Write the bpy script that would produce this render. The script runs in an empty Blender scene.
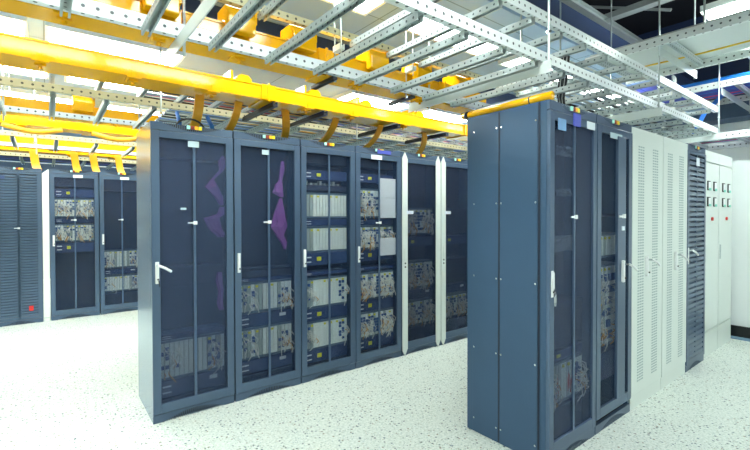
import bpy, bmesh, math, random
from mathutils import Vector, Matrix
rnd = random.Random(11)
C = bpy.context.scene.collection
PI = math.pi

# ------------------------------------------------------------------ materials
def lin(c):
    return tuple(((v/12.92) if v <= .04045 else ((v+.055)/1.055)**2.4) for v in c) + (1,)
def mat(name, rgb, rough=.5, metal=0, emit=None, strength=0, spec=.5, noise=0):
    m = bpy.data.materials.new(name); m.use_nodes = True
    nt = m.node_tree; b = nt.nodes['Principled BSDF']
    b.inputs['Base Color'].default_value = lin(rgb)
    b.inputs['Roughness'].default_value = rough
    b.inputs['Metallic'].default_value = metal
    b.inputs['Specular IOR Level'].default_value = spec
    if emit:
        b.inputs['Emission Color'].default_value = lin(emit); b.inputs['Emission Strength'].default_value = strength
    if noise:
        tc = nt.nodes.new('ShaderNodeTexCoord'); n = nt.nodes.new('ShaderNodeTexNoise')
        n.inputs['Scale'].default_value = 9; n.inputs['Detail'].default_value = 4
        nt.links.new(tc.outputs['Object'], n.inputs['Vector'])
        mx = nt.nodes.new('ShaderNodeMix'); mx.data_type = 'RGBA'
        l = lin(rgb)
        mx.inputs[6].default_value = tuple(max(0, v*(1-noise)) for v in l[:3])+(1,)
        mx.inputs[7].default_value = tuple(min(1, v*(1+noise)) for v in l[:3])+(1,)
        nt.links.new(n.outputs['Fac'], mx.inputs[0]); nt.links.new(mx.outputs[2], b.inputs['Base Color'])
    return m

def perforated(name, rgb, dark, axis, pitch, rad, rough=.4, metal=.1):
    """metal with a row of round holes along its local axis (0 = x, 1 = y)"""
    m = mat(name, rgb, rough, metal); nt = m.node_tree; b = nt.nodes['Principled BSDF']
    N = nt.nodes.new; L = nt.links.new
    tc = N('ShaderNodeTexCoord'); sp = N('ShaderNodeSeparateXYZ'); L(tc.outputs['Object'], sp.inputs[0])
    def mth(op, a, b_=None):
        n = N('ShaderNodeMath'); n.operation = op
        for i, v in enumerate((a, b_)):
            if v is None: continue
            if isinstance(v, (int, float)): n.inputs[i].default_value = v
            else: L(v, n.inputs[i])
        return n.outputs[0]
    s = mth('DIVIDE', sp.outputs[axis], pitch)
    fr = mth('SUBTRACT', mth('FRACT', s), .5)
    u = mth('MULTIPLY', fr, pitch)
    v = mth('MULTIPLY', sp.outputs[2], 1.0)
    w = sp.outputs[1-axis]
    d1 = mth('SQRT', mth('ADD', mth('MULTIPLY', u, u), mth('MULTIPLY', v, v)))
    d2 = mth('SQRT', mth('ADD', mth('MULTIPLY', u, u), mth('MULTIPLY', w, w)))
    dmin = mth('MINIMUM', d1, d2)
    hole = mth('LESS_THAN', dmin, rad)
    mx = N('ShaderNodeMix'); mx.data_type = 'RGBA'
    mx.inputs[6].default_value = lin(rgb); mx.inputs[7].default_value = lin(dark)
    L(hole, mx.inputs[0]); L(mx.outputs[2], b.inputs['Base Color'])
    return m

def screen(name, rgb, clear, pitch=.008, rough=.45):
    """perforated see-through door sheet"""
    m = bpy.data.materials.new(name); m.use_nodes = True; nt = m.node_tree
    b = nt.nodes['Principled BSDF']; b.inputs['Base Color'].default_value = lin(rgb)
    b.inputs['Roughness'].default_value = rough; b.inputs['Metallic'].default_value = .2
    t = nt.nodes.new('ShaderNodeBsdfTransparent'); mx = nt.nodes.new('ShaderNodeMixShader')
    tc = nt.nodes.new('ShaderNodeTexCoord'); vo = nt.nodes.new('ShaderNodeTexVoronoi')
    vo.inputs['Scale'].default_value = 1/pitch; vo.inputs['Randomness'].default_value = 0
    nt.links.new(tc.outputs['Object'], vo.inputs['Vector'])
    mr = nt.nodes.new('ShaderNodeMapRange')
    mr.inputs[1].default_value = .2; mr.inputs[2].default_value = .6
    mr.inputs[3].default_value = min(1, clear+.12); mr.inputs[4].default_value = max(0, clear-.12)
    nt.links.new(vo.outputs['Distance'], mr.inputs[0]); nt.links.new(mr.outputs[0], mx.inputs[0])
    nt.links.new(b.outputs[0], mx.inputs[1]); nt.links.new(t.outputs[0], mx.inputs[2])
    nt.links.new(mx.outputs[0], nt.nodes['Material Output'].inputs[0])
    return m

def terrazzo():
    m = bpy.data.materials.new('terrazzo'); m.use_nodes = True; nt = m.node_tree
    b = nt.nodes['Principled BSDF']; b.inputs['Roughness'].default_value = .32
    N = nt.nodes.new; L = nt.links.new
    tc = N('ShaderNodeTexCoord')
    cur = None
    base = N('ShaderNodeTexNoise'); base.inputs['Scale'].default_value = 60; base.inputs['Detail'].default_value = 3
    L(tc.outputs['Object'], base.inputs['Vector'])
    cr = N('ShaderNodeValToRGB'); cr.color_ramp.elements[0].position = .35; cr.color_ramp.elements[1].position = .6
    cr.color_ramp.elements[0].color = lin((.74, .785, .75)); cr.color_ramp.elements[1].color = lin((.855, .885, .855))
    L(base.outputs['Fac'], cr.inputs[0]); cur = cr.outputs[0]
    for sc, thr, rng, cols in ((38, .28, .45, ((.25, .33, .36), (.50, .47, .40), (.36, .46, .48), (.66, .70, .66))),
                               (75, .30, .40, ((.42, .50, .50), (.60, .58, .50), (.70, .76, .74), (.5, .6, .64)))):
        vo = N('ShaderNodeTexVoronoi'); vo.inputs['Scale'].default_value = sc
        L(tc.outputs['Object'], vo.inputs['Vector'])
        sp = N('ShaderNodeSeparateColor'); L(vo.outputs['Color'], sp.inputs[0])
        ramp = N('ShaderNodeValToRGB'); ramp.color_ramp.interpolation = 'CONSTANT'
        e = ramp.color_ramp.elements; e[0].color = lin(cols[0]); e[1].position = .3; e[1].color = lin(cols[1])
        for p, c in ((.5, cols[2]), (.75, cols[3])):
            q = e.new(p); q.color = lin(c)
        L(sp.outputs[1], ramp.inputs[0])
        a = N('ShaderNodeMath'); a.operation = 'LESS_THAN'; a.inputs[1].default_value = thr; L(vo.outputs['Distance'], a.inputs[0])
        c_ = N('ShaderNodeMath'); c_.operation = 'LESS_THAN'; c_.inputs[1].default_value = rng; L(sp.outputs[0], c_.inputs[0])
        mm = N('ShaderNodeMath'); mm.operation = 'MULTIPLY'; L(a.outputs[0], mm.inputs[0]); L(c_.outputs[0], mm.inputs[1])
        mx = N('ShaderNodeMix'); mx.data_type = 'RGBA'; L(mm.outputs[0], mx.inputs[0]); L(cur, mx.inputs[6]); L(ramp.outputs[0], mx.inputs[7])
        cur = mx.outputs[2]
    L(cur, b.inputs['Base Color'])
    return m

def tiles(name, rgb, line, sx, sy):
    m = mat(name, rgb, .7); nt = m.node_tree
    br = nt.nodes.new('ShaderNodeTexBrick'); tc = nt.nodes.new('ShaderNodeTexCoord')
    br.offset = 0; br.inputs['Color1'].default_value = lin(rgb); br.inputs['Color2'].default_value = lin(tuple(c*.97 for c in rgb))
    br.inputs['Mortar'].default_value = lin(line); br.inputs['Mortar Size'].default_value = .006
    br.inputs['Scale'].default_value = 1; br.inputs['Brick Width'].default_value = sx; br.inputs['Row Height'].default_value = sy
    nt.links.new(tc.outputs['Object'], br.inputs['Vector']); nt.links.new(br.outputs[0], nt.nodes['Principled BSDF'].inputs['Base Color'])
    return m

M = {}
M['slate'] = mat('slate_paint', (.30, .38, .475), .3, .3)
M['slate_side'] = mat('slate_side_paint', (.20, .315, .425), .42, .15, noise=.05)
M['slate_glare'] = mat('slate_side_painted_glare', (.58, .65, .72), .22, .75)  # same slate paint, with the bright glare on the end panel put into its colour
M['slate_edge'] = mat('slate_shadow_gap', (.10, .15, .22), .6)
M['inner'] = mat('cabinet_interior', (.13, .18, .27), .6)
M['black'] = mat('black_plastic', (.05, .06, .08), .5)
M['blue_unit'] = mat('navy_equipment_face', (.15, .24, .42), .45)
M['card'] = mat('pale_card_face', (.88, .94, .94), .45, noise=.06)
M['card_b'] = mat('grey_card_face', (.70, .79, .82), .45, noise=.1)
M['cage'] = mat('card_cage_metal', (.33, .43, .52), .45)
M['card_blue'] = mat('blue_connector', (.17, .34, .58), .5)
M['white'] = mat('white_plastic', (.90, .92, .92), .35)
M['paper'] = mat('white_paper', (.86, .90, .93), .7)
M['yellow_tag'] = mat('yellow_tag', (.86, .85, .12), .6)
M['blue_tag'] = mat('blue_tag', (.28, .33, .72), .6)
M['sky_tag'] = mat('sky_blue_tag', (.45, .62, .80), .6)
M['orange'] = mat('orange_cord', (.80, .60, .25), .5)
M['red'] = mat('red_plastic', (.78, .16, .14), .5)
M['cord'] = mat('white_cord', (.85, .87, .84), .5)
M['cord_blue'] = mat('blue_cord', (.10, .45, .82), .45)
M['cord_pink'] = mat('pink_cord', (.88, .25, .45), .5)
M['cord_grey'] = mat('grey_cord', (.50, .56, .60), .5)
M['cord_yellow'] = mat('yellow_cord', (.92, .76, .20), .5)
M['purple'] = mat('purple_film', (.56, .33, .66), .3)
M['yellow'] = mat('yellow_duct', (.935, .69, .045), .12)
M['chute'] = mat('dull_yellow_chute', (.84, .61, .04), .45)
M['grey'] = mat('light_grey_paint', (.83, .865, .845), .4)
M['grey_dark'] = mat('grey_slot', (.63, .70, .70), .6)
M['rail'] = perforated('perforated_rail', (.88, .91, .91), (.30, .34, .36), 0, .06, .0085)
M['rail_y'] = perforated('perforated_cross_rail', (.88, .91, .91), (.30, .34, .36), 1, .06, .0085)
M['rung'] = perforated('perforated_rung', (.64, .69, .69), (.22, .27, .29), 1, .05, .0065)
M['rung_x'] = perforated('perforated_cross_rung', (.84, .88, .89), (.32, .37, .40), 0, .05, .0065)
M['beige_rail'] = perforated('beige_perforated_rail', (.74, .72, .58), (.30, .30, .24), 0, .06, .0085)
M['steel'] = mat('zinc_steel', (.70, .74, .74), .35, .5)
M['flat'] = mat('pale_flat_bar', (.83, .87, .86), .4, .1)
M['chrome'] = mat('chrome', (.85, .87, .88), .2, .9)
M['floor'] = terrazzo()
M['ceiling'] = tiles('ceiling_tiles', (.60, .71, .83), (.42, .5, .58), 1.2, .6)
M['wall'] = mat('white_wall', (.90, .93, .93), .6)
M['navy'] = mat('navy_duct_paint', (.13, .20, .33), .5, noise=.12)
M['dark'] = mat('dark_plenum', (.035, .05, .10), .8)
M['slate_wall'] = mat('slate_upper_wall', (.30, .38, .48), .6)
M['base'] = mat('black_skirting', (.04, .05, .07), .3)
M['strip'] = mat('blue_grey_strip', (.42, .55, .65), .5)
M['lamp'] = mat('lit_diffuser', (1, 1, 1), .5, emit=(.97, 1.0, .98), strength=13)
M['lamp_body'] = mat('lamp_housing', (.92, .94, .94), .4)
M['led_g'] = mat('pale_green_indicator', (.70, .97, .90), .4)
M['led_r'] = mat('brown_red_indicator', (.55, .20, .14), .4)
M['led_o'] = mat('orange_indicator', (.98, .68, .10), .4)
M['led_y'] = mat('yellow_indicator', (.97, .90, .16), .4)
M['teal'] = mat('teal_lens', (.25, .78, .68), .3)
M['scr'] = {k: screen('door_screen_%s' % k, c, a) for k, c, a in (
    ('dense', (.22, .29, .42), .68), ('mid', (.18, .26, .39), .82), ('clear', (.18, .26, .39), .92), ('dark', (.13, .19, .31), .66))}

# ------------------------------------------------------------------ mesh helpers
class MB:
    def __init__(s): s.bm = bmesh.new()
    def box(s, x0, x1, y0, y1, z0, z1, rot=None):
        r = bmesh.ops.create_cube(s.bm, size=1)
        mt = Matrix.Translation(((x0+x1)/2, (y0+y1)/2, (z0+z1)/2)) @ (rot or Matrix()) @ Matrix.Diagonal((x1-x0, y1-y0, z1-z0, 1))
        bmesh.ops.transform(s.bm, matrix=mt, verts=r['verts']); return s
    def prism(s, pts, a0, a1, axis='y'):
        """outline given in the plane across the axis, pulled out along it"""
        def P(p, a):
            return {'y': (p[0], a, p[1]), 'x': (a, p[0], p[1]), 'z': (p[0], p[1], a)}[axis]
        A = [s.bm.verts.new(P(p, a0)) for p in pts]; B = [s.bm.verts.new(P(p, a1)) for p in pts]
        s.bm.faces.new(A); s.bm.faces.new(B[::-1])
        for i in range(len(pts)):
            j = (i+1) % len(pts); s.bm.faces.new((A[j], A[i], B[i], B[j]))
        return s
    def tube(s, pts, r, n=8):
        pts = [Vector(p) for p in pts]; rings = []
        up = None
        for i, p in enumerate(pts):
            d = (pts[min(i+1, len(pts)-1)]-pts[max(i-1, 0)]).normalized()
            if up is None: up = d.orthogonal().normalized()
            up = (up-d*up.dot(d))
            up = up.normalized() if up.length > 1e-5 else d.orthogonal().normalized()
            sd = d.cross(up)
            rings.append([s.bm.verts.new(p+up*r*math.cos(2*PI*k/n)+sd*r*math.sin(2*PI*k/n)) for k in range(n)])
        for a, b in zip(rings, rings[1:]):
            for k in range(n): s.bm.faces.new((a[k], a[(k+1) % n], b[(k+1) % n], b[k]))
        s.bm.faces.new(rings[0][::-1]); s.bm.faces.new(rings[-1]); return s
    def ribbon(s, pts, w, t):
        """flat strip of width w (along x), thickness t, following y-z points"""
        top = []; 
        for i, p in enumerate(pts):
            a = pts[max(i-1, 0)]; b = pts[min(i+1, len(pts)-1)]
            d = Vector((b[1]-a[1], b[2]-a[2])).normalized(); nn = Vector((-d.y, d.x))*t/2
            row = []
            for sx, sn in ((-1, 1), (1, 1), (1, -1), (-1, -1)):
                row.append(s.bm.verts.new((p[0]+sx*w/2, p[1]+sn*nn.x, p[2]+sn*nn.y)))
            top.append(row)
        for a, b in zip(top, top[1:]):
            for k in range(4): s.bm.faces.new((a[k], a[(k+1) % 4], b[(k+1) % 4], b[k]))
        s.bm.faces.new(top[0][::-1]); s.bm.faces.new(top[-1]); return s
    def build(s, name, m, parent=None, loc=(0, 0, 0), smooth=False, bevel=0):
        bmesh.ops.recalc_face_normals(s.bm, faces=s.bm.faces)
        me = bpy.data.meshes.new(name); s.bm.to_mesh(me); s.bm.free()
        me.materials.append(m)
        o = bpy.data.objects.new(name, me); C.objects.link(o); o.location = loc
        if parent: o.parent = parent
        if smooth:
            for p in me.polygons: p.use_smooth = True
        if bevel:
            b = o.modifiers.new('bevel', 'BEVEL'); b.width = bevel; b.segments = 2; b.limit_method = 'ANGLE'
        return o
def tag(o, label=None, cat=None, group=None, kind=None):
    if label: o['label'] = label
    if cat: o['category'] = cat
    if group: o['group'] = group
    if kind: o['kind'] = kind
    return o
def thing(name, label, cat, loc=(0, 0, 0), group=None):
    o = bpy.data.objects.new(name, None); C.objects.link(o); o.location = loc; o.empty_display_size = .1
    return tag(o, label, cat, group)
def struct(name, mb, m): return tag(mb.build(name, m), kind='structure')
def copy_obj(o, parent, loc):
    c = o.copy(); C.objects.link(c); c.parent = parent; c.location = loc; return c

# ------------------------------------------------------------------ setting
ZC = 3.3; YE = 2.2; XR = 9.6; XL = -6.5; YB = 13.0; YF = -5.5; ZT = 5.2
struct('floor', MB().box(XL, XR, YF, YB, -.1, 0), M['floor'])
struct('ceiling', MB().box(XL, XR, YE, YB, ZC, ZC+.06), M['ceiling'])
struct('trim_1', MB().box(XL, XR, YE, YE+.05, ZC+.061, ZC+.36), M['navy'])            # bulkhead at the ceiling's edge
struct('trim_2', MB().box(XL, XR, 3.66, 4.02, 3.04, ZC-.002), M['navy'])                 # downstand along the ceiling
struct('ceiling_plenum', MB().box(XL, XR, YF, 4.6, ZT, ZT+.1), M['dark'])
wb = MB().box(XL, XR, YB, YB+.1, 0, ZC+.06)
struct('wall_back', wb, M['slate_wall'])
struct('wall_far_right', MB().box(XR, XR+.1, YF, YB, 0, 3.15), M['wall'])
struct('trim_3', MB().box(XR-.5, XR, YF, YB, 3.15, 3.28).box(XR-.5, XR, YF, YE-.01, 3.28, 3.72), M['slate_wall'])
struct('wall_upper_right', MB().box(XR, XR+.1, YF, 4.6, 3.73, ZT), M['navy'])
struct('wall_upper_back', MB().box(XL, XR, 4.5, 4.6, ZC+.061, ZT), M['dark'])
WX = 6.72
struct('wall_right', MB().box(WX, WX+.12, YF, 1.95, 0, 2.18), M['wall'])
struct('baseboard_right', MB().box(WX-.015, WX, YF, 1.94, .012, .145), M['base'])
struct('trim_4', MB().box(WX-.12, WX-.0, YF, 1.94, 0, .011), M['strip'])
struct('wall_left', MB().box(XL-.1, XL, YF, YB, 0, ZT), M['wall'])
struct('wall_behind', MB().box(XL, WX, YF-.1, YF, 0, ZT), M['wall'])

# ------------------------------------------------------------------ lamps
def troffer(x, y, label, z=ZC, w=1.2, d=.45, hung=False):
    t = thing('ceiling_lamp', label, 'lamp', (x, y, z), 'fluorescent ceiling lamps')
    MB().box(0, w, 0, .03, -.055, -.001).box(0, w, d-.03, d, -.055, -.001).box(0, .03, .031, d-.031, -.055, -.001).box(w-.03, w, .031, d-.031, -.055, -.001)\
        .build('lamp_housing', M['lamp_body'], t)
    MB().box(.031, w-.031, .031, d-.031, -.04, -.004).build('diffuser', M['lamp'], t)
    if hung:
        for px in (.15, w-.15): MB().tube([(px, d/2, 0), (px, d/2, ZT-z)], .004, 6).build('suspension_rod', M['steel'], t)
    return t
rows = {'above the aisle between the two front cabinet rows': (2.5, .45, [-3.9, -1.2, 1.0, 2.55, 4.1, 5.65]),
        'behind the middle cabinet row': (4.86, .62, [-4.0, -2.65, -1.32, .01, 3.4, 4.95, 6.5]),
        'added over the aisle before the far cabinet row': (6.30, .45, [-2.5, -1.15, .2, 1.6]),  # extra lamps, added to brighten the far row and the left side
        'over the far cabinet row': (7.7, .45, [-2.4, -.85, .7, 2.25, 3.8, 5.35, 6.9]),
        'at the very back of the room': (10.3, .45, [-2.0, .3, 2.6, 4.9, 7.2])}
ordn = ['first', 'second', 'third', 'fourth', 'fifth', 'sixth', 'seventh', 'eighth', 'ninth']
for rn, (y, dd, xs) in rows.items():
    for i, x in enumerate(xs):
        troffer(x, y, 'lit ceiling lamp %s, %s from the left' % (rn, ordn[i]), ZC, 1.2, dd)
troffer(4.50, .66, 'glaring lit lamp hanging at the top right corner above the wide cable tray', 3.33, 1.2, .5, True)
for i, (x, y) in enumerate([(-2.6, .7), (-.75, .72), (.55, .72), (5.8, .66), (2.2, -1.6), (4.6, -1.8), (0, -3.2), (3.2, -3.4)]):
    troffer(x, y, 'lit hanging lamp over the open floor nearest the viewer, %s along' % ordn[i], 3.33, 1.2, .5, True)

# ------------------------------------------------------------------ cabinets
H = 2.2
def arch(x0, x1, zflat, zpeak, n=14):
    return [(x0+(x1-x0)*k/n, zflat+(zpeak-zflat)*math.sin(PI*k/n)) for k in range(n+1)]
def equip(t, z0, z1, w, kind, seed, lab=None):
    """one equipment unit behind the door; kind: blue panel, dark panel, card cage clean / wired"""
    r = random.Random(seed); hw = w/2-.06; yf = -.255
    if kind in ('blue', 'blank'):
        u = MB().box(-hw, hw, yf, yf+.30, z0, z1).build('equipment_unit', M['blue_unit' if kind == 'blue' else 'inner'], t, bevel=.003)
        if kind == 'blue':
            MB().box(-hw+.02, -hw+.08, yf-.003, yf-.001, z0+(z1-z0)*.62, z0+(z1-z0)*.72).box(-hw+.02, -hw+.08, yf-.003, yf-.001, z0+(z1-z0)*.25, z0+(z1-z0)*.34)\
                .build('marking_strip', M['paper'], u)
            if lab == 'y': MB().box(-.10, -.055, yf-.004, yf-.001, z0+(z1-z0)*.35, z0+(z1-z0)*.68).build('yellow_label', M['yellow_tag'], u)
            if lab == 'w': MB().box(.12, .18, yf-.004, yf-.001, z0+(z1-z0)*.55, z0+(z1-z0)*.8).build('white_label', M['paper'], u)
        elif (z1-z0) > .1:
            MB().box(-hw, hw, yf-.004, yf-.001, z1-.008, z1-.001).build('panel_edge', M['slate'], u)
        return u
    u = MB().box(-hw, hw, yf+.02, yf+.30, z0, z1).box(-hw, hw, yf, yf+.019, z1-.016, z1).box(-hw, hw, yf, yf+.019, z0, z0+.014).build('card_cage', M['cage'], t)
    n = 14; cw = 2*hw/n
    a = MB(); bm_ = MB()
    for i in range(n):
        x = -hw+i*cw
        (a if r.random() < .7 else bm_).box(x+.0028, x+cw-.0028, yf+.002, yf+.0195, z0+.018, z1-.02)
    a.build('pale_cards', M['card'], u); bm_.build('grey_cards', M['grey_dark'], u)
    k = MB()
    spots = {'clean': (0, 1, 11, 12), 'half': (0, 1, 3, 10, 11, 12), 'wired': range(0, 14, 1), 'purewhite': ()}[kind if kind in ('clean', 'half', 'wired', 'purewhite') else 'wired']
    for i in spots:
        x = -hw+(i+.5)*cw
        for q in range(6):
            if r.random() < .62:
                z = z0+.05+(z1-z0-.09)*q/6
                k.box(x-cw*.33, x+cw*.33, yf-.010, yf+.001, z, z+(z1-z0)*.09)
    if len(k.bm.verts): k.build('connectors', M['card_blue'], u)
    else: k.bm.free()
    ye = MB()
    for i in range(0, n, 2):
        if r.random() < .55: x = -hw+(i+.5)*cw; ye.box(x-cw*.3, x+cw*.3, yf-.006, yf+.001, z1-.045, z1-.028)
    if len(ye.bm.verts): ye.build('yellow_latches', M['yellow_tag'], u)
    else: ye.bm.free()
    if kind != 'purewhite':
        cl = {'clean': 8, 'half': 16, 'wired': 46}[kind]
        for nm, mm, cnt in (('white_patch_cords', M['cord'], cl), ('orange_patch_cords', M['orange'], cl//3)):
            cb = MB()
            for _ in range(int(cnt*(1.9 if nm[0] == 'w' else 1))):
                if kind == 'wired': x = r.choice((r.uniform(-hw+.01, -.05), r.uniform(.03, hw-.02)))
                else: x = r.choice((r.uniform(-hw+.03, -hw+.14), r.uniform(hw-.11, hw-.01)))
                za = r.uniform(z0+.06, z1-.05) if nm[0] == 'w' else r.uniform(z0+.05, z0+.16); zb = max(z0-.03, za-r.uniform(.03, .1))
                xb = x+r.uniform(-.05, .05)
                xb = max(-hw-.01, min(hw+.01, xb))
                cb.tube([(x, yf-.004, za), (x+r.uniform(-.01, .01), yf-.035, za-.005), ((x+xb)/2+r.uniform(-.02, .02), yf-.045, (za+zb)/2), (xb, yf-.025, zb)], .0038, 5)
            tag(cb.build(nm, mm, u), kind='stuff')
    return u

def door_handle(t, x, z, lever=False, y=-.326):
    h = MB().box(x-.013, x+.013, y, y+.020, z-.08, z+.08).build('handle', M['white'], t, bevel=.004)
    if lever:
        MB().tube([(x, y-.004, z+.055), (x, y-.03, z+.055)], .008, 8).build('handle_pivot', M['chrome'], h)
        MB().tube([(x, y-.03, z+.057), (x+.045, y-.045, z+.035), (x+.085, y-.05, z+.008)], .009, 8).build('lever', M['white'], h, smooth=True)
    else:
        MB().box(x-.008, x+.008, y-.007, y-.001, z-.03, z+.07).build('lever', M['white'], h)
    MB().tube([(x+.004, y-.010, z-.048), (x+.004, y-.001, z-.048)], .006, 8).build('lock', M['black'], h)
    return h

def base_cabinet(label, x0, w, yf, group, fascia=True, shell=None, loc=None):
    t = thing('equipment_cabinet', label, 'cabinet', (x0+w/2, yf+.3, 0), group)
    hw = w/2-.0045; sm = shell or M['slate_side']
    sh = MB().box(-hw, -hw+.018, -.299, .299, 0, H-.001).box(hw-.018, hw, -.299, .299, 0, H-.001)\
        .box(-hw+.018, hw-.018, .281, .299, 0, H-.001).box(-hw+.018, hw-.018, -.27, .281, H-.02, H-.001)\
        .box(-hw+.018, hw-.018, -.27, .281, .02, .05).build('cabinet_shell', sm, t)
    MB().box(-hw+.0185, hw-.0185, -.10, .2805, .0505, H-.021).build('back_panel', M['inner'], t)
    # plinth and fascia with their arched grilles
    for nm, zf, zp, z_o in (('plinth', .0, .048, .060), ('fascia', H-.002, H-.047, H-.058)):
        if nm == 'fascia' and not fascia: continue
        pts = [(-hw+.0185, zf)]+[(x, z) for x, z in arch(-hw*.76, hw*.76, zf, zp)]+[(hw-.0185, zf), (hw-.0185, z_o), (-hw+.0185, z_o)]
        p = MB().prism(pts, -.315, -.292).box(-hw, -hw+.0185, -.315, -.3, min(zf, z_o), max(zf, z_o)).box(hw-.0185, hw, -.315, -.3, min(zf, z_o), max(zf, z_o)).build(nm, M['slate'], t)
        MB().box(-hw*.80, hw*.80, -.2915, -.285, min(zf, z_o), max(zf, z_o)).build('grille_recess', M['black'], p)
        g = MB(); n = 30
        for k in range(n):
            x = -hw*.74+2*hw*.74*k/(n-1); s_ = math.sin(PI*(x+hw*.76)/(2*hw*.76)); zz = zf+(zp-zf)*s_
            g.box(x-.0028, x+.0028, -.3145, -.311, min(zf, zz), max(zf, zz))
        g.build('grille_fins', M['slate'], p)
        if nm == 'fascia':
            for k, c in enumerate(('led_g', 'led_r', 'led_o', 'led_y')):
                MB().box(-.05+k*.028, -.027+k*.028, -.322, -.307, H-.030, H-.004).build('indicator', M[c], p)
    return t
def mesh_door(t, w, scr, bars=1, z0=.066, z1=H-.064, stile=.055, fm=None, bar_w=.018, panel_mat=None):
    hw = w/2-.004; fm = fm or M['slate']
    d = MB().box(-hw, -hw+stile, -.322, -.300, z0, z1).box(hw-stile, hw, -.322, -.300, z0, z1)\
        .box(-hw+stile, hw-stile, -.322, -.300, z1-.050, z1).box(-hw+stile, hw-stile, -.322, -.300, z0, z0+.07).build('door', fm, t, bevel=.002)
    MB().box(-hw+stile-.001, hw-stile+.001, -.309, -.307, z0+.069, z1-.049).build('door_screen', M['scr'][scr], d)
    if bars: MB().box(-bar_w/2, bar_w/2, -.320, -.310, z0+.070, z1-.050).build('centre_bar', fm, d)
    return d
def latch(d, x, z, m='white', w=.05):
    MB().box(x-w, x+.012, -.327, -.3205, z-.005, z+.006).box(x-.012, x+.016, -.333, -.3206, z-.012, z+.014).build('latch', M[m], d)

A0, YA, YBf, YC = .592, 3.395, 1.347, 7.70
GA = 'slate blue equipment cabinets of the middle row'
def bag(loc, label, pts, seed):
    """crumpled film bag hanging down: list of (dx, dz, half width)"""
    r = random.Random(seed); bm = bmesh.new(); rings = []; n = 12
    for dx, dz, w in pts:
        ring = []
        for k in range(n):
            a = 2*PI*k/n; ww = w*r.uniform(.65, 1.15)
            ring.append(bm.verts.new((dx+ww*math.cos(a), .42*ww*math.sin(a), dz+r.uniform(-.006, .006))))
        rings.append(ring)
    for a, b in zip(rings, rings[1:]):
        for k in range(n): bm.faces.new((a[k], a[(k+1) % n], b[(k+1) % n], b[k]))
    bm.faces.new(rings[0]); bm.faces.new(rings[-1][::-1])
    mb = MB(); mb.bm.free(); mb.bm = bm
    o = mb.build('plastic_bag', M['purple'], None, loc)
    return tag(o, label, 'bag', 'purple plastic bags hung inside cabinets')

# --- middle row
xs = [A0+.6015*i for i in range(6)]
c = base_cabinet('slate blue cabinet at the left end of the middle row, lever handle out', xs[0], .6, YA, GA, shell=M['slate_glare'])
d = mesh_door(c, .6, 'dense'); door_handle(d, -.262, 1.10, True); latch(d, 0, 1.46)
MB().box(-.045, .035, -.3215, -.3205, 2.035, 2.08).build('door_label', M['card_b'], d)
MB().box(-.10, -.06, -.324, -.310, 1.56, 1.575).build('small_label', M['card_b'], d)
for a in ((.98, 1.13, 'blank'), (.58, .62, 'blue'), (.28, .575, 'half'), (.15, .27, 'blue', 'w'), (.062, .14, 'blank'), (1.95, 2.10, 'blank')): equip(c, a[0], a[1], .6, a[2], 3, a[3] if len(a) > 3 else None)
tag(MB().tube([(0, 0, 0), (.004, -.002, -.045)], .0035, 6).build('key', M['black'], None, (xs[0]+.3-.262+.006, YA-.044, 1.046)), 'small dark key hanging in the lock of the leftmost middle row cabinet', 'key')
c = base_cabinet('slate blue cabinet second from left in the middle row, large purple bag inside', xs[1], .6, YA, GA)
d = mesh_door(c, .6, 'mid'); door_handle(d, -.262, 1.13); latch(d, 0, 1.46)
MB().box(-.06, .0, -.3215, -.3205, 2.03, 2.07).build('door_label', M['card_b'], d)
for a in ((1.06, 1.07, 'blank'), (.99, 1.05, 'blank'), (.955, .985, 'blue'), (.69, .95, 'half'), (.57, .68, 'blue', 'w'), (.30, .565, 'half'), (.18, .29, 'blue', 'w'), (.062, .17, 'blank')): equip(c, a[0], a[1], .6, a[2], 17, a[3] if len(a) > 3 else None)
c = base_cabinet('middle row slate blue cabinet with four pale card cages, two above two', xs[2], .6, YA, GA)
d = mesh_door(c, .6, 'clear'); door_handle(d, -.262, 1.13)
for a in ((2.0, 2.1, 'blank'), (1.85, 1.94, 'blue', 'y'), (1.745, 1.80, 'blank'), (1.49, 1.73, 'purewhite'), (1.42, 1.48, 'blue'), (1.17, 1.415, 'purewhite'), (1.05, 1.165, 'blue', 'y'), (.955, .985, 'blue'), (.65, .93, 'clean'), (.53, .645, 'blue', 'y'), (.26, .525, 'clean'), (.14, .255, 'blue', 'y'), (.062, .13, 'blank')):
    equip(c, a[0], a[1], .6, a[2], 23, a[3] if len(a) > 3 else None)
for z in (1.80,):
    mb = MB()
    for k in range(8): mb.box(-.2+k*.05, -.175+k*.05, -.22, -.18, 1.803, 1.803+.02+.02*(k % 3 == 0))
    mb.build('terminal_blocks', M['grey'], c)
c = base_cabinet('middle row slate blue cabinet with paper sheets behind its door', xs[3], .6, YA, GA)
d = mesh_door(c, .6, 'clear'); door_handle(d, -.262, 1.13); latch(d, 0, 1.44)
MB().box(-.11, .03, -.3265, -.3225, 2.085, 2.13).build('door_label', M['paper'], d)
MB().box(-.03, .15, -.3265, -.3225, 2.15, 2.185).build('blue_sticker', M['blue_tag'], d)
for a in ((2.0, 2.1, 'blank'), (1.85, 1.94, 'blue', 'y'), (1.49, 1.79, 'wired'), (1.42, 1.48, 'blue'), (1.17, 1.415, 'wired'), (1.05, 1.165, 'blue', 'y'), (.955, .985, 'blue'), (.65, .93, 'wired'), (.53, .645, 'blue', 'y'), (.26, .525, 'wired'), (.14, .255, 'blue', 'y'), (.062, .13, 'blank')):
    equip(c, a[0], a[1], .6, a[2], 31+int(a[0]*100), a[3] if len(a) > 3 else None)
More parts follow.
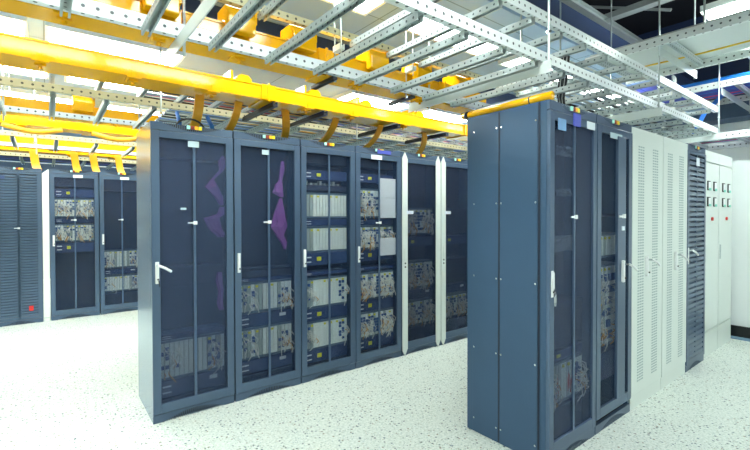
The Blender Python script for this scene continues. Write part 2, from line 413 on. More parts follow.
for z0, z1, lb in ((1.70, 1.90, 'white paper sheet behind the cabinet door, topmost of three'), (1.49, 1.697, 'white paper sheet behind the cabinet door, middle of three'), (1.10, 1.28, 'white paper sheet behind the cabinet door, lowest of three')):
    tag(MB().box(0, .21, 0, .0012, 0, z1-z0).build('paper_sheet', M['paper'], None, (xs[3]+.3+.02, YA+.3-.306, z0)), lb, 'paper', 'paper sheets behind the cabinet door')
def post_cabinet(label, x, seed, wd, right_post):
    c = base_cabinet(label, x, wd, YA, 'dark cabinets with light grey posts in the middle row')
    d = mesh_door(c, wd, 'dark', 0, stile=.035)
    hw = wd/2-.004
    for sx in ((-1, 1) if right_post else (-1,)):
        xa = sx*hw if sx < 0 else hw-.075
        p = [(xa, .06), (xa+.03, .006), (xa+.0375, 0), (xa+.075, .075), (xa+.075, H-.08), (xa+.0375, H-.004), (xa, H-.075)]
        po = MB().prism([(a, b) for a, b in p], -.332, -.3225).build('corner_post', M['grey'], c)
        if sx < 0:
            MB().box(xa+.028, xa+.046, -.338, -.3325, 1.02, 1.16).build('handle', M['grey'], po)
            for z in (1.0, .96): MB().tube([(xa+.037, -.338, z), (xa+.037, -.3325, z)], .009, 8).build('lock', M['black'], po)
    MB().box(-hw+.06, -hw+.16, -.332, -.3225, 1.53, 1.565).build('door_label', M['paper'], d)
    for a in ((1.30, 1.60, 'wired'), (1.17, 1.27, 'blue', 'y'), (.70, 1.0, 'wired'), (.58, .68, 'blue', 'w'), (.28, .56, 'wired'), (.15, .26, 'blank')):
        equip(c, a[0], a[1], wd, a[2] if right_post or a[2] != 'wired' or a[0] < .5 else 'blank', seed+int(a[0]*50), a[3] if len(a) > 3 else None)
post_cabinet('dark door cabinet with two light grey pointed posts in the middle row', xs[4], 70, .598, True)
post_cabinet('dark cabinet with one light grey post, last visible in the middle row', xs[5], 90, .6, False)
bag((xs[0]+.30+.20, YA+.03, 1.90), 'upper purple plastic bag hanging inside the leftmost middle row cabinet',
    [(.03, .09, .012), (.03, .05, .035), (.02, -.02, .02), (-.05, -.10, .012), (-.06, -.16, .055), (0, -.24, .04), (.02, -.30, .02)], 1)
bag((xs[0]+.30+.19, YA+.03, 1.585), 'middle purple plastic bag hanging inside the leftmost middle row cabinet',
    [(.03, -.0, .02), (.025, -.06, .03), (-.05, -.09, .06), (-.02, -.17, .05), (.02, -.22, .045), (.02, -.24, .03)], 2)
bag((xs[0]+.30+.20, YA+.03, 1.06), 'lowest purple plastic bag inside the leftmost middle row cabinet near its card cage',
    [(0, -.0, .02), (0, -.06, .03), (.01, -.15, .022), (0, -.24, .03), (.01, -.3, .02)], 3)
bag((xs[1]+.30+.10, YA+.03, 1.96), 'upper purple plastic bag hanging inside the second middle row cabinet',
    [(.05, .03, .015), (.05, -.03, .02), (.03, -.14, .02), (.02, -.18, .04), (0, -.24, .05), (.04, -.28, .02)], 4)
bag((xs[1]+.30+.10, YA+.03, 1.635), 'large lower purple plastic bag hanging inside the second middle row cabinet',
    [(.03, .03, .015), (.02, -.08, .05), (.03, -.18, .08), (0, -.22, .085), (.02, -.30, .04), (.06, -.36, .03), (.07, -.42, .012)], 5)
# side stiffening on the left end panel
# --- front row
c = base_cabinet('large slate blue front cabinet with bolted side panels and keys in its door', 2.3486, .605, YBf, 'front row cabinets')
d = mesh_door(c, .605, 'dense', stile=.05); door_handle(d, -.272, 1.10); latch(d, 0, 1.50)
MB().box(-.215, -.12, -.325, -.3225, 2.03, 2.10).build('blue_label', M['sky_tag'], d)
MB().box(-.03, .055, -.330, -.3225, 2.075, 2.155).build('purple_label', M['blue_tag'], d)
MB().box(.15, .26, -.325, -.3225, 2.08, 2.13).build('white_label', M['paper'], d)
for a in ((.58, .64, 'blue', 'y'), (.30, .57, 'half'), (.06, .28, 'blank'), (.66, .95, 'blank')): equip(c, a[0], a[1], .605, a[2], 5, a[3] if len(a) > 3 else None)
cb = MB(); r_ = random.Random(4)
for k in range(24):
    x = r_.choice((-.13, .1))+r_.uniform(-.06, .06); z = r_.uniform(.44, .54)
    cb.tube([(x, -.21, z), (x+.01, -.25, z-.03), (x+r_.uniform(-.03, .03), -.25, z-.12)], .005, 5)
tag(cb.build('red_patch_cords', M['red'], c), kind='stuff')
# two bolted side panels
for y0, y1 in ((-.245, .025), (.037, .245)):
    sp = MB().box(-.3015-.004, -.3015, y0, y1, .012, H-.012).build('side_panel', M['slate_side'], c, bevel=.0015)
    for k in range(5):
        z = .10+.497*k
        for yy in (y0+.012, y1-.012):
            MB().tube([(-.3095, yy, z), (-.3056, yy, z)], .006, 8).build('screw', M['chrome'], sp)
MB().box(-.3065, -.3016, .0255, .0365, .012, H-.012).build('seam', M['slate_edge'], c)
MB().box(-.3035, -.3016, -.259, -.2475, .0, H-.002).build('seam', M['slate_edge'], c)
kx, ky = 2.3486+.3025-.272+.004, YBf+.3-.3365
k = thing('key_ring', 'bunch of silver keys hanging from the lock of the big front cabinet', 'keys', (kx, ky, 1.05))
MB().tube([(.014*math.sin(a*PI/6), 0, -.012+.014*math.cos(a*PI/6)) for a in range(13)], .0015, 5).build('ring', M['chrome'], k)
MB().box(.004, .016, -.003, 0, -.062, -.026).box(.007, .011, -.003, 0, -.085, -.062).build('key', M['chrome'], k)
MB().box(-.014, -.004, -.007, -.004, -.058, -.024).box(-.011, -.007, -.007, -.004, -.078, -.058).build('key', M['chrome'], k)
# foil-like cable tray pieces inside
def crumple(loc, w, h, label, seed):
    r = random.Random(seed); bm = bmesh.new(); g = [[bm.verts.new((w*(i/9-.5), r.uniform(-.012, .012)+.001, h*(j/4-.5)+r.uniform(-.008, .008))) for i in range(10)] for j in range(5)]
    for j in range(4):
        for i in range(9): bm.faces.new((g[j][i], g[j][i+1], g[j+1][i+1], g[j+1][i]))
    ret = bmesh.ops.extrude_face_region(bm, geom=bm.faces[:]); bmesh.ops.translate(bm, verts=[v for v in ret['geom'] if isinstance(v, bmesh.types.BMVert)], vec=(0, .006, 0))
    mb = MB(); mb.bm.free(); mb.bm = bm
    return tag(mb.build('crumpled_film', M['cord_grey'], None, loc), label, 'wrapping film', 'crumpled film inside the big front cabinet')
for dx, z, w, h, lb in ((-.04, 1.33, .36, .10, 'crumpled grey film inside the big front cabinet, widest and lowest of three'), (.02, 1.66, .20, .05, 'crumpled grey film behind the door of the big front cabinet, middle of three'), (.02, 1.93, .2, .06, 'small crumpled grey film near the top of the big front cabinet')):
    crumple((2.3486+.3025+dx, YBf+.3-.24, z), w, h, lb, int(z*10))

c = base_cabinet('slate blue front row cabinet with wide centre bar and yellow cords inside', 2.9561, .58, YBf, 'front row cabinets')
d = mesh_door(c, .58, 'mid', bars=0, stile=.06, z0=.10)
MB().box(.02, .155, -.330, -.310, .171, H-.116).build('centre_bar', M['slate'], d, bevel=.002)
door_handle(d, .085, 1.10, True, y=-.351); 
MB().box(.03, .11, -.338, -.3305, 1.495, 1.51).box(.09, .12, -.344, -.3306, 1.49, 1.52).build('latch', M['white'], d)
MB().box(.08, .12, -.336, -.3305, 1.40, 1.43).build('white_label', M['paper'], d)
MB().box(-.1, .1, -.323, -.3225, 2.06, 2.10).build('door_label', M['card_b'], d)
for a in ((1.20, 1.38, 'purewhite'), (.55, 1.15, 'wired'), (.3, .5, 'blue'), (1.5, 1.52, 'blank')): equip(c, a[0], a[1], .58, a[2], 8)
mb = MB(); r_ = random.Random(9)
for k_ in range(10):
    x = -.17+.03*r_.random(); mb.tube([(x, -.23, 1.1), (x+.05, -.25, .98+.02*k_), (x+.08, -.25, .85), (x+.02, -.24, .62+.02*k_)], .006, 6)
tag(mb.build('yellow_patch_cords', M['cord_yellow'], c), kind='stuff')

def vented(label, x0, w):
    t = thing('equipment_cabinet', label, 'cabinet', (x0+w/2, YBf+.3, 0), 'light grey vented cabinets in the front row'); hw = w/2-.002
    MB().box(-hw, hw, -.298, .299, 0, H-.001).build('cabinet_shell', M['grey'], t)
    MB().box(-hw, hw, -.312, -.2985, 0, .10).build('plinth', M['grey'], t)
    d = MB().box(-hw+.003, hw-.003, -.320, -.2985, .105, H-.012).build('door', M['grey'], t, bevel=.003)
    for cx in (-w*.23, w*.23):
        g = MB()
        for q in range(3):
            for k in range(84):
                z = .20+k*.0222
                g.box(cx-.06+q*.042, cx-.030+q*.042, -.3215, -.3201, z, z+.011)
        g.build('vent_slots', M['grey_dark'], d)
    return t, d
t, d = vented('light grey vented cabinet in the front row next to the slate blue one', 3.5391, .64); door_handle(d, -.05, 1.10, True, y=-.341)
t, d = vented('light grey vented cabinet in the front row next to the louvred dark one', 4.1801, .637); door_handle(d, -.02, 1.10, True, y=-.341)

def louvre_door(t, w, cols=2, post=None, z0=.066, z1=H-.064, rows=62, slat=None, depth=1):
    hw = w/2-.004; pm = post or M['slate']
    d = MB().box(-hw, -hw+.05, -.322, -.30, z0, z1).box(hw-.05, hw, -.322, -.30, z0, z1).box(-hw+.05, hw-.05, -.322, -.30, z1-.03, z1).box(-hw+.05, hw-.05, -.322, -.30, z0, z0+.04)\
        .box(-.015, .015, -.320, -.30, z0+.04, z1-.03).build('door', pm, t)
    MB().box(-hw+.05, hw-.05, -.303, -.3005, z0+.04, z1-.03).build('louvre_recess', M['slate_edge'], d)
    s = MB(); zs = (z1-z0-.08)/rows
    for k in range(rows):
        z = z0+.045+k*zs
        s.prism([(-.320, z), (-.304, z+zs*.15), (-.304, z+zs*.85), (-.320, z+zs*.60)], -hw+.05, hw-.05, 'x')
    s.build('louvre_slats', slat or M['slate'], d)
    return d
c = base_cabinet('dark louvred cabinet between light grey cabinets at the right of the front row', 4.8177, .573, YBf, 'front row cabinets')
d = louvre_door(c, .573, post=M['slate'], rows=40); door_handle(d, -.255, 1.12, True)
MB().box(-.04, .06, -.324, -.3225, 2.0, 2.08).build('door_label', M['paper'], d)
def distribution(label, x0, w):
    t = thing('distribution_cabinet', label, 'cabinet', (x0+w/2, YBf+.3, 0), 'light grey distribution cabinets with meters'); hw = w/2-.002
    MB().box(-hw, hw, -.285, .299, 0, H-.001).build('cabinet_shell', M['grey'], t)
    MB().box(-hw, hw, -.298, -.2855, 0, .26).build('plinth', M['grey'], t)
    MB().box(-hw, hw, -.298, -.2855, 2.08, H-.001).build('fascia', M['grey'], t)
    MB().box(-hw+.003, hw-.003, -.2875, -.2853, .27, 2.07).build('door_gap', M['grey_dark'], t)
    d = MB().box(-hw+.008, hw-.008, -.302, -.288, .275, 2.065).build('door', M['grey'], t, bevel=.004)
    for x in (-.12, .10):
        for z in (1.66, 1.83):
            m_ = MB().box(x-.045, x+.045, -.310, -.3025, z-.055, z+.045).build('meter', M['black'], d)
            MB().box(x-.03, x+.038, -.313, -.3105, z-.045, z+.035).build('meter_dial', M['white'], m_)
            MB().box(x-.02, x+.05, -.316, -.3135, z-.055, z-.03).build('meter_lens', M['teal'], m_)
    MB().tube([(.0, -.318, 1.47), (.0, -.3025, 1.47)], .02, 12).build('red_button', M['red'], d)
    MB().box(-hw+.03, -hw+.045, -.312, -.3025, 1.02, 1.18).build('handle', M['chrome'], d)
    return t
distribution('light grey distribution cabinet with four meters next to the louvred dark cabinet', 5.3927, .563)
distribution('light grey distribution cabinet with four meters at the end beside the white wall', 5.9577, .563)

# --- far row
def far(label, x0, w, scr='mid', **k):
    c = base_cabinet(label, x0, w, YC, 'cabinets of the far row'); return c
c = far('slate blue louvred cabinet at the left edge of the far row', -.565, .52); d = louvre_door(c, .52, rows=52)
latch(d, 0, 1.35)
MB().box(-.22, -.14, -.325, -.3225, 2.03, 2.07).build('door_label', M['blue_unit'], d)
MB().box(.10, .15, -.325, -.3225, .18, .25).build('red_sticker', M['red'], d)
f_ = thing('filler_column', 'light grey slim filler column beside the louvred far cabinet', 'filler panel', (-.005, YC+.3, 0))
MB().prism([(-.038, 0), (.038, 0), (.038, H-.002), (-.038, H-.07)], -.322, .29).build('column_body', M['grey'], f_)
MB().box(-.037, .037, -.326, -.3225, .05, .058).build('column_seam', M['grey_dark'], f_)
for i, (lb, x0, eq, sc) in enumerate((('far row slate blue cabinet with two rows of corded cards up high', .038,
        ((1.95, 2.1, 'blank'), (1.80, 1.92, 'blue', 'y'), (1.50, 1.78, 'wired'), (1.42, 1.48, 'blue'), (1.14, 1.40, 'wired'), (.98, 1.12, 'blue', 'y')), 'clear'),
       ('far row slate blue cabinet half hidden by the middle row', .642,
        ((1.9, 2.1, 'blank'), (.70, .98, 'half'), (.60, .68, 'blue', 'w'), (.33, .58, 'clean'), (.15, .31, 'blank')), 'mid'),
       ('far row slate blue cabinet fully behind the middle row', 1.246, ((.7, .98, 'half'),), 'mid'))):
    c = far(lb, x0, .6); d = mesh_door(c, .6, sc); door_handle(d, -.255, 1.16); latch(d, 0, 1.46)
    for a in eq: equip(c, a[0], a[1], .6, a[2], 60+i*7+int(a[0]*20), a[3] if len(a) > 3 else None)
    MB().box(-.02, .10, -.323, -.3225, 2.09, 2.13).build('door_label', M['paper'], d)

# ------------------------------------------------------------------ cable ladders
def ladder_x(label, y0, y1, z, xa, xb, rung0, pitch, rail_mat, far_mat, group, rail_h=.065, far_h=.045, rail_t=.03, over=0):
    """ladder running along x: two perforated rails and cross rungs under them"""
    t = thing('cable_ladder', label, 'cable ladder', (xa, (y0+y1)/2, z), group)
    L = xb-xa; hw = (y1-y0)/2
    for s_, m_, hh in ((-1, rail_mat, rail_h), (1, far_mat, far_h)):
        o = MB().box(0, L, -.012, .0, -hh/2, hh/2).box(0, L, .0, rail_t*1.0, hh/2-.004, hh/2).box(0, L, .0, rail_t, -hh/2, -hh/2+.004)\
            .build('side_rail', m_, t, (0, s_*hw, 0))
    proto = None; n = 0; x = rung0
    while x < xb-.03:
        if x > xa+.02:
            if proto is None:
                mb = MB(); w = .041
                mb.box(-w/2, -w/2+.003, -hw-over, hw+over, -w/2, w/2).box(w/2-.003, w/2, -hw-over, hw+over, -w/2, w/2).box(-w/2+.003, w/2-.003, -hw-over, hw+over, w/2-.003, w/2)
                mb.box(-w/2+.0031, -w/2+.010, -hw-over, hw+over, -w/2, -w/2+.003).box(w/2-.010, w/2-.0031, -hw-over, hw+over, -w/2, -w/2+.003)
                proto = mb.build('rung', M['rung'], t, (x-xa, 0, -rail_h/2-.021)); 
            else: copy_obj(proto, t, (x-xa, 0, -rail_h/2-.021))
        x += pitch
    return t
def ladder_y(label, x0, x1, z, ya, yb, pitch, group, pan=False, flatr=False):
    t = thing('cable_ladder', label, 'cable ladder', ((x0+x1)/2, ya, z), group)
    L = yb-ya; hw = (x1-x0)/2; hh = .075
    for s_ in (-1, 1):
        MB().box(-.012, 0, 0, L, -hh/2, hh/2).box(0, .028, 0, L, -hh/2, -hh/2+.004).box(0, .028, 0, L, hh/2-.004, hh/2).build('side_rail', M['rail_y'], t, (s_*hw, 0, 0))
    y = .12; proto = None
    while y < L-.05:
        if proto is None:
            w = .045; mb = MB().box(-hw+.03, hw-.014, -w/2, -w/2+.003, -w/2, w/2).box(-hw+.03, hw-.014, w/2-.003, w/2, -w/2, w/2).box(-hw+.03, hw-.014, -w/2+.003, w/2-.003, w/2-.003, w/2)
            proto = mb.build('rung', M['rung_x'], t, (0, y, 0))
        else: copy_obj(proto, t, (0, y, 0))
        y += pitch
    if pan: MB().box(-hw+.002, hw-.014, .02, L-.02, .0385, .043).build('tray_sheet', M['flat'], t)
    return t
GL = 'grey perforated cable ladders'
ladder_x('silver cable ladder over the front cabinets, lower of two tiers', 1.48, 2.49, 2.50+.03, -1.2, 6.42, .08-.34*3+.0, .34, M['rail'], M['rail'], GL, .065, .07)
ladder_x('silver cable ladder over the front cabinets, upper of two tiers', 1.48, 2.49, 2.76+.03, -1.2, 6.42, .38-.34*4+.0, .34, M['rail'], M['beige_rail'], GL)
ladder_x('lower tier of the beige railed cable ladder over the middle cabinet row', 4.08, 5.10, 2.50, -1.6, 8.0, .05-.35*4, .35, M['beige_rail'], M['rail'], GL, .055)
ladder_x('upper tier of the beige railed cable ladder over the middle cabinet row', 4.08, 5.10, 2.76, -1.6, 8.0, .05-.35*4, .35, M['beige_rail'], M['rail'], GL, .055)
ladder_x('cable ladder between the middle and far cabinet rows with glowing lamps behind', 6.60, 7.58, 2.50, -1.6, 6.5, .05-.4*3, .42, M['beige_rail'], M['rail'], GL, .055)
ladder_x('cable ladder furthest back above the far cabinet row', 8.75, 9.75, 2.50, -1.6, 6.5, .05-.4*3, .42, M['beige_rail'], M['rail'], GL, .055)
ladder_y('wide pale cable tray at the top right with yellow cord on it', 4.40, 5.40, 3.09, -.6, 2.10, .62, GL, pan=True)
ladder_y('cable ladder beyond the white wall carrying blue and pink cords', 6.43, 7.42, 3.09, -.8, 2.9, .5, GL)
ladder_y('low cable ladder resting above the white wall at the right end', 6.45, 7.42, 2.47, -.8, 3.2, .5, GL)

# pale flat bars and threaded rods that hold the ladders
def hanger(label, x, y0, y1, zs, ztop, bar=True, yfar=None, rods=(0, 1)):
    t = thing('ladder_hanger', label, 'hanger', (x, y0, ztop), 'threaded rod hangers of the cable ladders')
    for k, y in enumerate((y0, y1)):
        if k in rods: 
            zt = 3.3 if y > YE else ztop
            MB().tube([(0, y-y0, zt-ztop-.001), (0, y-y0, zs[0]-.09-ztop)], .008, 8).build('threaded_rod', M['steel'], t)
            for z in (zs if k == 0 else ()):
                MB().tube([(0, y-y0, z-.075-ztop), (0, y-y0, z-.060-ztop)], .016, 6).build('nut', M['chrome'], t)
    if bar:
        z = zs[0]-.03-ztop
        MB().box(-.046, -.040, -.04, (yfar or y1)-y0, z-.052, z+.025).build('flat_bar', M['flat'], t)
    return t
for i, x in enumerate((.62, 2.56, 4.46, 6.40)):
    hanger('pale flat bar hanger of the front cable ladder, %s from the left' % ordn[i], x, 1.455, 2.53, (2.5, 2.76), ZT, True, 2.74)
for i, x in enumerate((-.30, .80, 2.9, 4.9)):
    hanger('rod hanger of the beige cable ladder over the middle cabinets, %s from the left' % ordn[i], x, 4.056, 5.142, (2.48, 2.74), 3.3, False)
for i, x in enumerate((-.1, 2.1)):
    hanger('rod hanger of the ladder between middle and far rows, %s from the left' % ordn[i], x, 6.576, 7.622, (2.48,), 3.3, False)
def bar_x(label, x0, x1, y, z, ztop=ZT):
    t = thing('tray_hanger', label, 'hanger', (x0, y, z), 'flat bar hangers of the high trays')
    MB().box(0, x1-x0, -.006, 0, -.045, .035).build('flat_bar', M['flat'], t)
    MB().tube([(x1-x0-.02, .012, -.05), (x1-x0-.02, .012, ztop-z)], .008, 8).build('threaded_rod', M['steel'], t)
    return t
bar_x('pale flat bar under the high tray, nearer the front cable ladder', 4.40, 5.48, 1.44, 3.012)
bar_x('pale flat bar under the blue corded ladder beyond the white wall', 6.42, 7.95, 1.44, 3.012)
tag(MB().tube([(0, 0, 0), (0, 0, ZT-3.12)], .008, 8).build('threaded_rod', M['steel'], None, (4.385, 1.10, 3.12)), 'thin grey threaded rod standing on the high tray near the hanging lamp', 'rod')

for i, x in enumerate((1.62, 2.30)):
    t = thing('rod_bracket', 'short white bracket on two rods beside the yellow duct, %s one' % ('left' if i == 0 else 'right'), 'bracket', (x, 2.525, 2.66), 'short white rod brackets')
    MB().box(-.02, .02, -.09, .0, -.0, .004).box(-.02, -.016, -.09, 0, .004, .04).box(.016, .02, -.09, 0, .004, .04).build('channel', M['flat'], t)
    for yy in (-.075, .005): MB().tube([(0, yy, ZC-2.661), (0, yy, -.20 if yy > 0 else -.04)], .005, 6).build('rod', M['steel'], t)
    MB().tube([(0, .005, -.20), (0, .005, -.18)], .014, 6).build('nut', M['chrome'], t)

# ------------------------------------------------------------------ yellow fibre ducts
def duct(label, xa, xb, y0, y1, z0, h, clips, couplers, rods=(), group='long yellow fibre ducts'):
    t = thing('fibre_duct', label, 'cable duct', (xa, y0, z0), group); L = xb-xa; w = y1-y0
    MB().box(0, L, 0, .004, 0, h).box(0, L, w-.004, w, 0, h).box(0, L, .004, w-.004, 0, .004).build('channel', M['yellow'], t)
    MB().box(0, L, -.007, .006, h-.004, h+.008).box(0, L, w-.006, w+.007, h-.004, h+.008).box(0, L, -.004, 0, .0, .012).build('lip', M['yellow'], t)
    MB().box(.01, L-.01, .008, w-.008, h+.0085, h+.0125).build('lid', M['yellow'], t)
    for x in clips:
        c_ = MB().box(x-xa-.045, x-xa+.045, -.012, w*.55, -.012, -.001).box(x-xa-.03, x-xa+.03, w*.1, w*.35, -.028, -.0125).box(x-xa-.02, x-xa+.02, -.016, -.0085, -.01, h*.35).build('clip', M['yellow'], t)
        MB().tube([(x-xa, w*.22, -.045), (x-xa, w*.22, -.029)], .012, 6).build('clip_bolt', M['yellow'], c_)
    if rods:
        for x in rods: MB().tube([(x-xa, w/2, h+.013), (x-xa, w/2, ZC-z0-.001)], .007, 6).build('suspension_rod', M['steel'], t)
    for x in couplers:
        MB().box(x-xa-.06, x-xa+.06, -.014, -.0075, -.012, h+.012).box(x-xa-.06, x-xa+.06, -.014, w+.014, -.0125, -.0005).box(x-xa-.008, x-xa+.008, -.026, -.0145, -.018, h+.02).build('coupler', M['yellow'], t)
    return t
DH = .115
DB = duct('yellow fibre duct running behind the silver front cable ladder', -1.5, 3.35, 2.545, 2.715, 2.50, .16, (-.45, .08, .50, .95, 1.85, 2.5), (1.55, 2.75))
DA = duct('yellow fibre duct above the middle cabinets, glaring white where lamps strike it', -1.6, 5.2, 3.40, 3.68, 2.50, DH, (-.02, .5, 1.05, 1.9, 2.4, 3.1), (1.50, 4.1))
DC = duct('yellow fibre duct right behind the beige ladder of the middle row', -1.6, 4.5, 5.16, 5.42, 2.50, DH, (-.5, .6, 1.6), (1.1,))
DD = duct('glaring yellow fibre duct in the gap between middle and far rows', -1.6, 4.5, 5.88, 6.16, 2.50, DH, (-.2, .9), (.4,), (-.3, 1.3, 2.9))
DE = duct('yellow fibre duct behind the ladder nearest the far cabinets', -1.6, 4.5, 7.64, 7.90, 2.50, DH, (.4,), (.1,))
DF = duct('yellow fibre duct furthest back over the far cabinet row', -1.6, 4.5, 8.22, 8.48, 2.50, DH, (.3,), (.9,), (-.5, 1.1, 2.7))
# hoods riding on the ducts
def hood(parent, x, h, yw):
    """saddle-shaped exit hood over the duct: angled cap, throat at the near side"""
    k = h-.115
    prof = [(-.085, .06+k), (-.085, .15+k), (-.02, .225+k), (yw*.7, .225+k), (yw*.7, .135+k), (.02, .135+k), (-.014, .12+k), (-.014, .06+k)]
    o = MB().prism([(p[0], p[1]) for p in prof], -.085, .085, 'x').build('exit_hood', M['yellow'], parent, (x, 0, 0), bevel=.008)
    MB().box(.0855, .100, -.06, yw*.7+.02, .135+k, .235+k).build('hood_flange', M['yellow'], o)
    return o
for i, x in enumerate((.05, .50, .93, 1.35, 1.98, 2.45, 2.95)): hood(DB, x+1.5, .16, .17)
for i, x in enumerate((.3, 1.25, 2.1)): hood(DC, x+1.6, DH, .26)
# rounded outlets on the lid of the long duct
for x in (1.28, 1.95, 2.55, 3.3):
    mb = MB().box(-.09, -.07, .02, .2, DH+.013, DH+.085)
    mb.prism([(-.03, DH+.013), (-.03, DH+.05), (.0, DH+.07), (.06, DH+.07), (.09, DH+.04), (.09, DH+.013)], .03, .2)
    mb.build('lid_outlet', M['yellow'], DA, (x+1.6, 0, 0))
# chutes that fall from the ducts to the cabinets
def chute(parent, px, y, z, x, dy, drop, w=.08, swing=0):
    pts = []
    for k in range(9):
        s_ = k/8
        pts.append((swing*s_, dy*(1-math.cos(s_*PI/2))*1.0, -drop*math.sin(s_*PI/2)*1.0+.0))
    o = MB().ribbon([(p[0], p[1], p[2]) for p in pts], w, .02).build('drop_chute', M['chute'], parent, (px, y, z))
    for sx in (-1, 1): pass
    return o
for x, sw, w_ in ((.98, .0, .07), (1.30, -.05, .06), (1.72, .12, .07), (2.28, -.10, .07), (2.85, -.12, .06), (3.5, .1, .07)): chute(DA, x+1.6, .14, -.013, x, .34, .262, w_, sw)
for x in (-.15, .35, .60, .95): chute(DF, x+1.6, -.02, .05, x, -.10, .33, .10, .06)
for x in (-.35, .42, 1.0):
    mb = MB().tube([(0+.5*s_/10, -.04, -.05*math.sin(PI*s_/10)-.0) for s_ in range(11)], .028, 8)
    mb.build('sagging_hose', M['chute'], DD, (x+1.6, -.03, -.03), smooth=True)
# black brackets carrying the ducts from the ladder rails
for i, x in enumerate((1.55, 2.05, 2.95, 3.7)):
    tag(MB().box(-.02, .02, 0, .72, -.022, -.002).box(-.02, -.016, 0, .72, -.001, .018).box(.016, .02, 0, .72, -.001, .018).build('duct_bracket', M['black'], None, (x, 3.36, 2.467)),
        'black bracket holding the yellow duct over the middle cabinets, %s from the left' % ordn[i], 'bracket', 'black duct brackets')
for i, x in enumerate((1.60, 2.35)):
    tag(MB().box(-.02, .02, 0, .30, -.022, -.002).build('duct_bracket', M['black'], None, (x, 2.50, 2.488)),
        'black bracket under the yellow duct behind the front ladder, %s from the left' % ordn[i], 'bracket', 'black duct brackets')
# yellow hose lying along the top edge of the front cabinet
h_ = thing('yellow_hose', 'yellow corrugated hose lying on the side edge of the big front cabinet', 'hose', (2.385, 1.36, H+.027))
pts = [(0, -.03, 0), (0, .3, 0), (0, .58, .0), (.10, .72, .03), (.35, .95, .11), (.66, 1.19, .215)]
MB().tube(pts, .026, 12).build('hose_body', M['yellow'], h_, smooth=True)
MB().tube([(0, .60, 0), (.03, .635, .006)], .031, 12).build('black_collar', M['black'], h_)
MB().tube([(0, .11, 0), (0, .118, 0)], .0275, 12).build('black_tie', M['black'], h_)

# ------------------------------------------------------------------ cables
def run(name, label, m, pts, r, cat='cable', group=None):
    a = Vector(pts[0])
    return tag(MB().tube([Vector(p)-a for p in pts], r, 8).build(name, m, None, a, smooth=True), label, cat, group)
def bundle(label, pts, cols, n, spread, r, seed, wob=.02, axis=1):
    t = thing('cable_bundle', label, 'cable bundle', pts[0], 'cable bundles on the ladders'); rr = random.Random(seed)
    p0 = Vector(pts[0]); per = {}
    for k in range(n):
        c_ = cols[k % len(cols)]; off = Vector(((spread*(k/(max(1, n-1))-.5)) if axis == 0 else 0, (spread*(k/(max(1, n-1))-.5)) if axis == 1 else 0, rr.uniform(0, .012)))
        P = []
        for a, b in zip(pts, pts[1:]):
            a = Vector(a); b = Vector(b)
            for q in range(6):
                s_ = q/6; w = Vector((rr.uniform(-1, 1)*wob if axis == 0 else 0, rr.uniform(-1, 1)*wob if axis == 1 else 0, rr.uniform(0, .006)))
                P.append(a.lerp(b, s_)+off+w-p0)
        P.append(Vector(pts[-1])+off-p0)
        per.setdefault(c_, []).append(P)
    for c_, L in per.items():
        mb = MB()
        for P in L: mb.tube(P, r, 6)
        tag(mb.build('cords', M[c_], t, smooth=True), kind='stuff')
    return t
bundle('mixed coloured cords lying on the lower beige ladder over the middle cabinets', [(.9, 4.58, 2.487), (7.6, 4.58, 2.487)], ['cord', 'cord_blue', 'orange', 'cord_grey', 'black'], 30, .85, .012, 3, .035)
bundle('mixed cords lying on the upper beige ladder of the middle row', [(.75, 4.58, 2.747), (7.6, 4.58, 2.747)], ['cord_grey', 'cord_blue', 'red', 'cord', 'black', 'orange'], 18, .8, .012, 5, .03)
bundle('black and blue cords on the ladder above the far cabinets', [(-1.5, 9.25, 2.489), (5.5, 9.25, 2.489)], ['black', 'blue_tag', 'black', 'cord_blue', 'cord_grey'], 20, .8, .015, 8, .03)
bundle('pale cords lying along the upper front ladder', [(3.3, 2.05, 2.769), (6.3, 2.05, 2.769)], ['cord', 'cord_grey', 'cord'], 9, .6, .010, 6, .03)
bundle('grey and black cords on the lower front ladder beyond the first cabinets', [(3.6, 1.95, 2.509), (6.3, 1.95, 2.509)], ['cord_grey', 'black', 'cord'], 10, .6, .010, 7, .03)
bundle('blue and pink cords on the far ladder beyond the white wall', [(6.93, -.6, 3.132), (6.93, 2.8, 3.132)], ['blue_tag', 'cord_pink', 'cord_blue', 'blue_tag', 'blue_tag', 'cord_blue'], 26, .75, .018, 9, .02, 0)
bundle('blue and pink cords on the low ladder at the right end', [(6.93, -.6, 2.508), (6.93, 3.1, 2.508)], ['cord_grey', 'cord_pink', 'cord_blue', 'cord'], 12, .7, .014, 10, .02, 0)
run('blue_conduit', 'thick blue conduit lying along the near rail of the far right ladder', M['cord_blue'], [(6.46, -.7, 3.156), (6.46, 1.2, 3.156), (6.46, 2.85, 3.156)], .028)
run('tray_cable', 'yellow cord running along the high pale tray', M['cord_yellow'], [(5.15, -.5, 3.126), (5.13, .6, 3.126), (5.16, 1.3, 3.126), (5.12, 1.9, 3.126)], .012)
run('thin_conduit', 'thin grey conduit above the high pale tray', M['steel'], [(4.40, -.4, 3.1365), (4.40, 2.05, 3.1365)], .008)
for i, (pts, cols, n, lb) in enumerate((
    ([(3.30, 1.74, 2.21), (3.28, 1.76, 2.45), (3.32, 1.74, 2.80)], ['black', 'cord', 'black', 'black'], 9, 'black and white cords dropping onto the front cabinets through the ladder'),
    ([(5.33, 1.62, 2.70), (5.36, 1.60, 2.86), (5.40, 1.62, 3.02)], ['cord', 'cord_grey', 'cord'], 9, 'white cords hanging down from the high pale tray'),
    ([(6.55, 1.75, 2.52), (6.62, 1.65, 2.80), (6.8, 1.5, 3.04)], ['cord_blue'], 6, 'blue cords slanting between the two right end ladders'))):
    bundle(lb, pts, cols, n, .10, .007, 20+i, .006, 0)

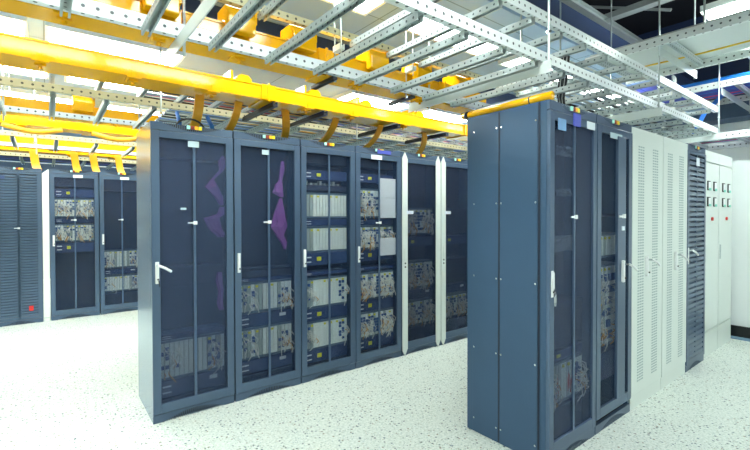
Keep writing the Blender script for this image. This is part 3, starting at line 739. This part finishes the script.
# small arch hose over the left middle cabinet and coloured drops
run('black_hose', 'black looped hose on top of the leftmost middle cabinet', M['black'], [(.93+.11*math.cos(PI*k/10)*-1, 3.62, 2.215+.085*math.sin(PI*k/10)) for k in range(11)], .008, 'hose')
run('blue_hose', 'blue and pink hose dropping behind the leftmost middle cabinet', M['cord_blue'], [(.93, 3.95, 2.22), (.93, 3.98, 2.35), (.95, 4.15, 2.455)], .018, 'hose')
run('light_blue_hose', 'blue hose dropping onto the joint of the first two middle cabinets', M['cord_blue'], [(1.19, 3.90, 2.225), (1.20, 3.95, 2.33), (1.22, 4.15, 2.45)], .02, 'hose')

# ------------------------------------------------------------------ steel above the right side
t = thing('roof_beam', 'long pale steel beam running above the dark void over the front ladders', 'steel beam', (1.5, 2.78, 4.3))
MB().box(0, 8, -.05, .05, -.03, -.02).box(0, 8, -.05, .05, .05, .06).box(0, 8, -.006, .006, -.02, .05).build('beam_profile', M['steel'], t)
t = thing('cross_beam', 'pale cross beam below the dark roof at upper right', 'steel beam', (6.42, 1.6, 4.34))
MB().box(-.07, .07, 0, 1.6, -.02, -.008).box(-.006, .006, 0, 1.6, -.008, .09).build('beam_profile', M['steel'], t)
for i, (a, b) in enumerate((((5.0, 3.6, 5.1), (6.4, 2.9, 4.4)), ((7.9, 1.9, 5.1), (6.45, 2.85, 4.36)), ((7.2, 3.6, 5.1), (7.2, 2.2, 4.5)))):
    p = Vector(a)
    tag(MB().tube([(0, 0, 0), Vector(b)-p], .022, 6).build('brace_rod', M['steel'], None, a), 'thin slanting steel brace in the dark void, %s from the left' % ordn[i], 'brace', 'slanting roof braces')
for i, (x, y) in enumerate(((3.25, 2.1), (3.9, 2.1), (5.0, 2.1))):
    tag(MB().tube([(0, 0, 0), (0, 0, ZT-2.8)], .008, 8).build('threaded_rod', M['steel'], None, (x, y, 2.8)), 'thin rod rising from the front ladder into the dark void, %s from the left' % ordn[i], 'rod', 'thin rods in the dark void')

# ------------------------------------------------------------------ world, camera
w = bpy.data.worlds.new('World'); bpy.context.scene.world = w; w.use_nodes = True
w.node_tree.nodes['Background'].inputs[0].default_value = (.75, .88, 1, 1); w.node_tree.nodes['Background'].inputs[1].default_value = .6
cam = bpy.data.cameras.new('camera'); co = bpy.data.objects.new('camera', cam); C.objects.link(co)
bpy.context.scene.camera = co
F_PX, YAW, PITCH, ROLL, CY, HC = 420.626, .9075, .0140, -.0022, 221.89, 1.5099
cam.sensor_width = 36; cam.lens = F_PX/750*36; cam.shift_y = -(225-CY)/750; cam.clip_start = .02; cam.clip_end = 100
f = Vector((math.cos(YAW)*math.cos(PITCH), math.sin(YAW)*math.cos(PITCH), -math.sin(PITCH)))
r0 = Vector((math.sin(YAW), -math.cos(YAW), 0)); u0 = r0.cross(f)
r1 = r0*math.cos(ROLL)+u0*math.sin(ROLL); u1 = -r0*math.sin(ROLL)+u0*math.cos(ROLL)
co.matrix_world = Matrix(((r1.x, u1.x, -f.x, 0), (r1.y, u1.y, -f.y, 0), (r1.z, u1.z, -f.z, HC), (0, 0, 0, 1)))
vs = bpy.context.scene.view_settings
vs.view_transform = 'Standard'; vs.look = 'None'; vs.exposure = 1.12; vs.gamma = 1; vs.use_curve_mapping = False
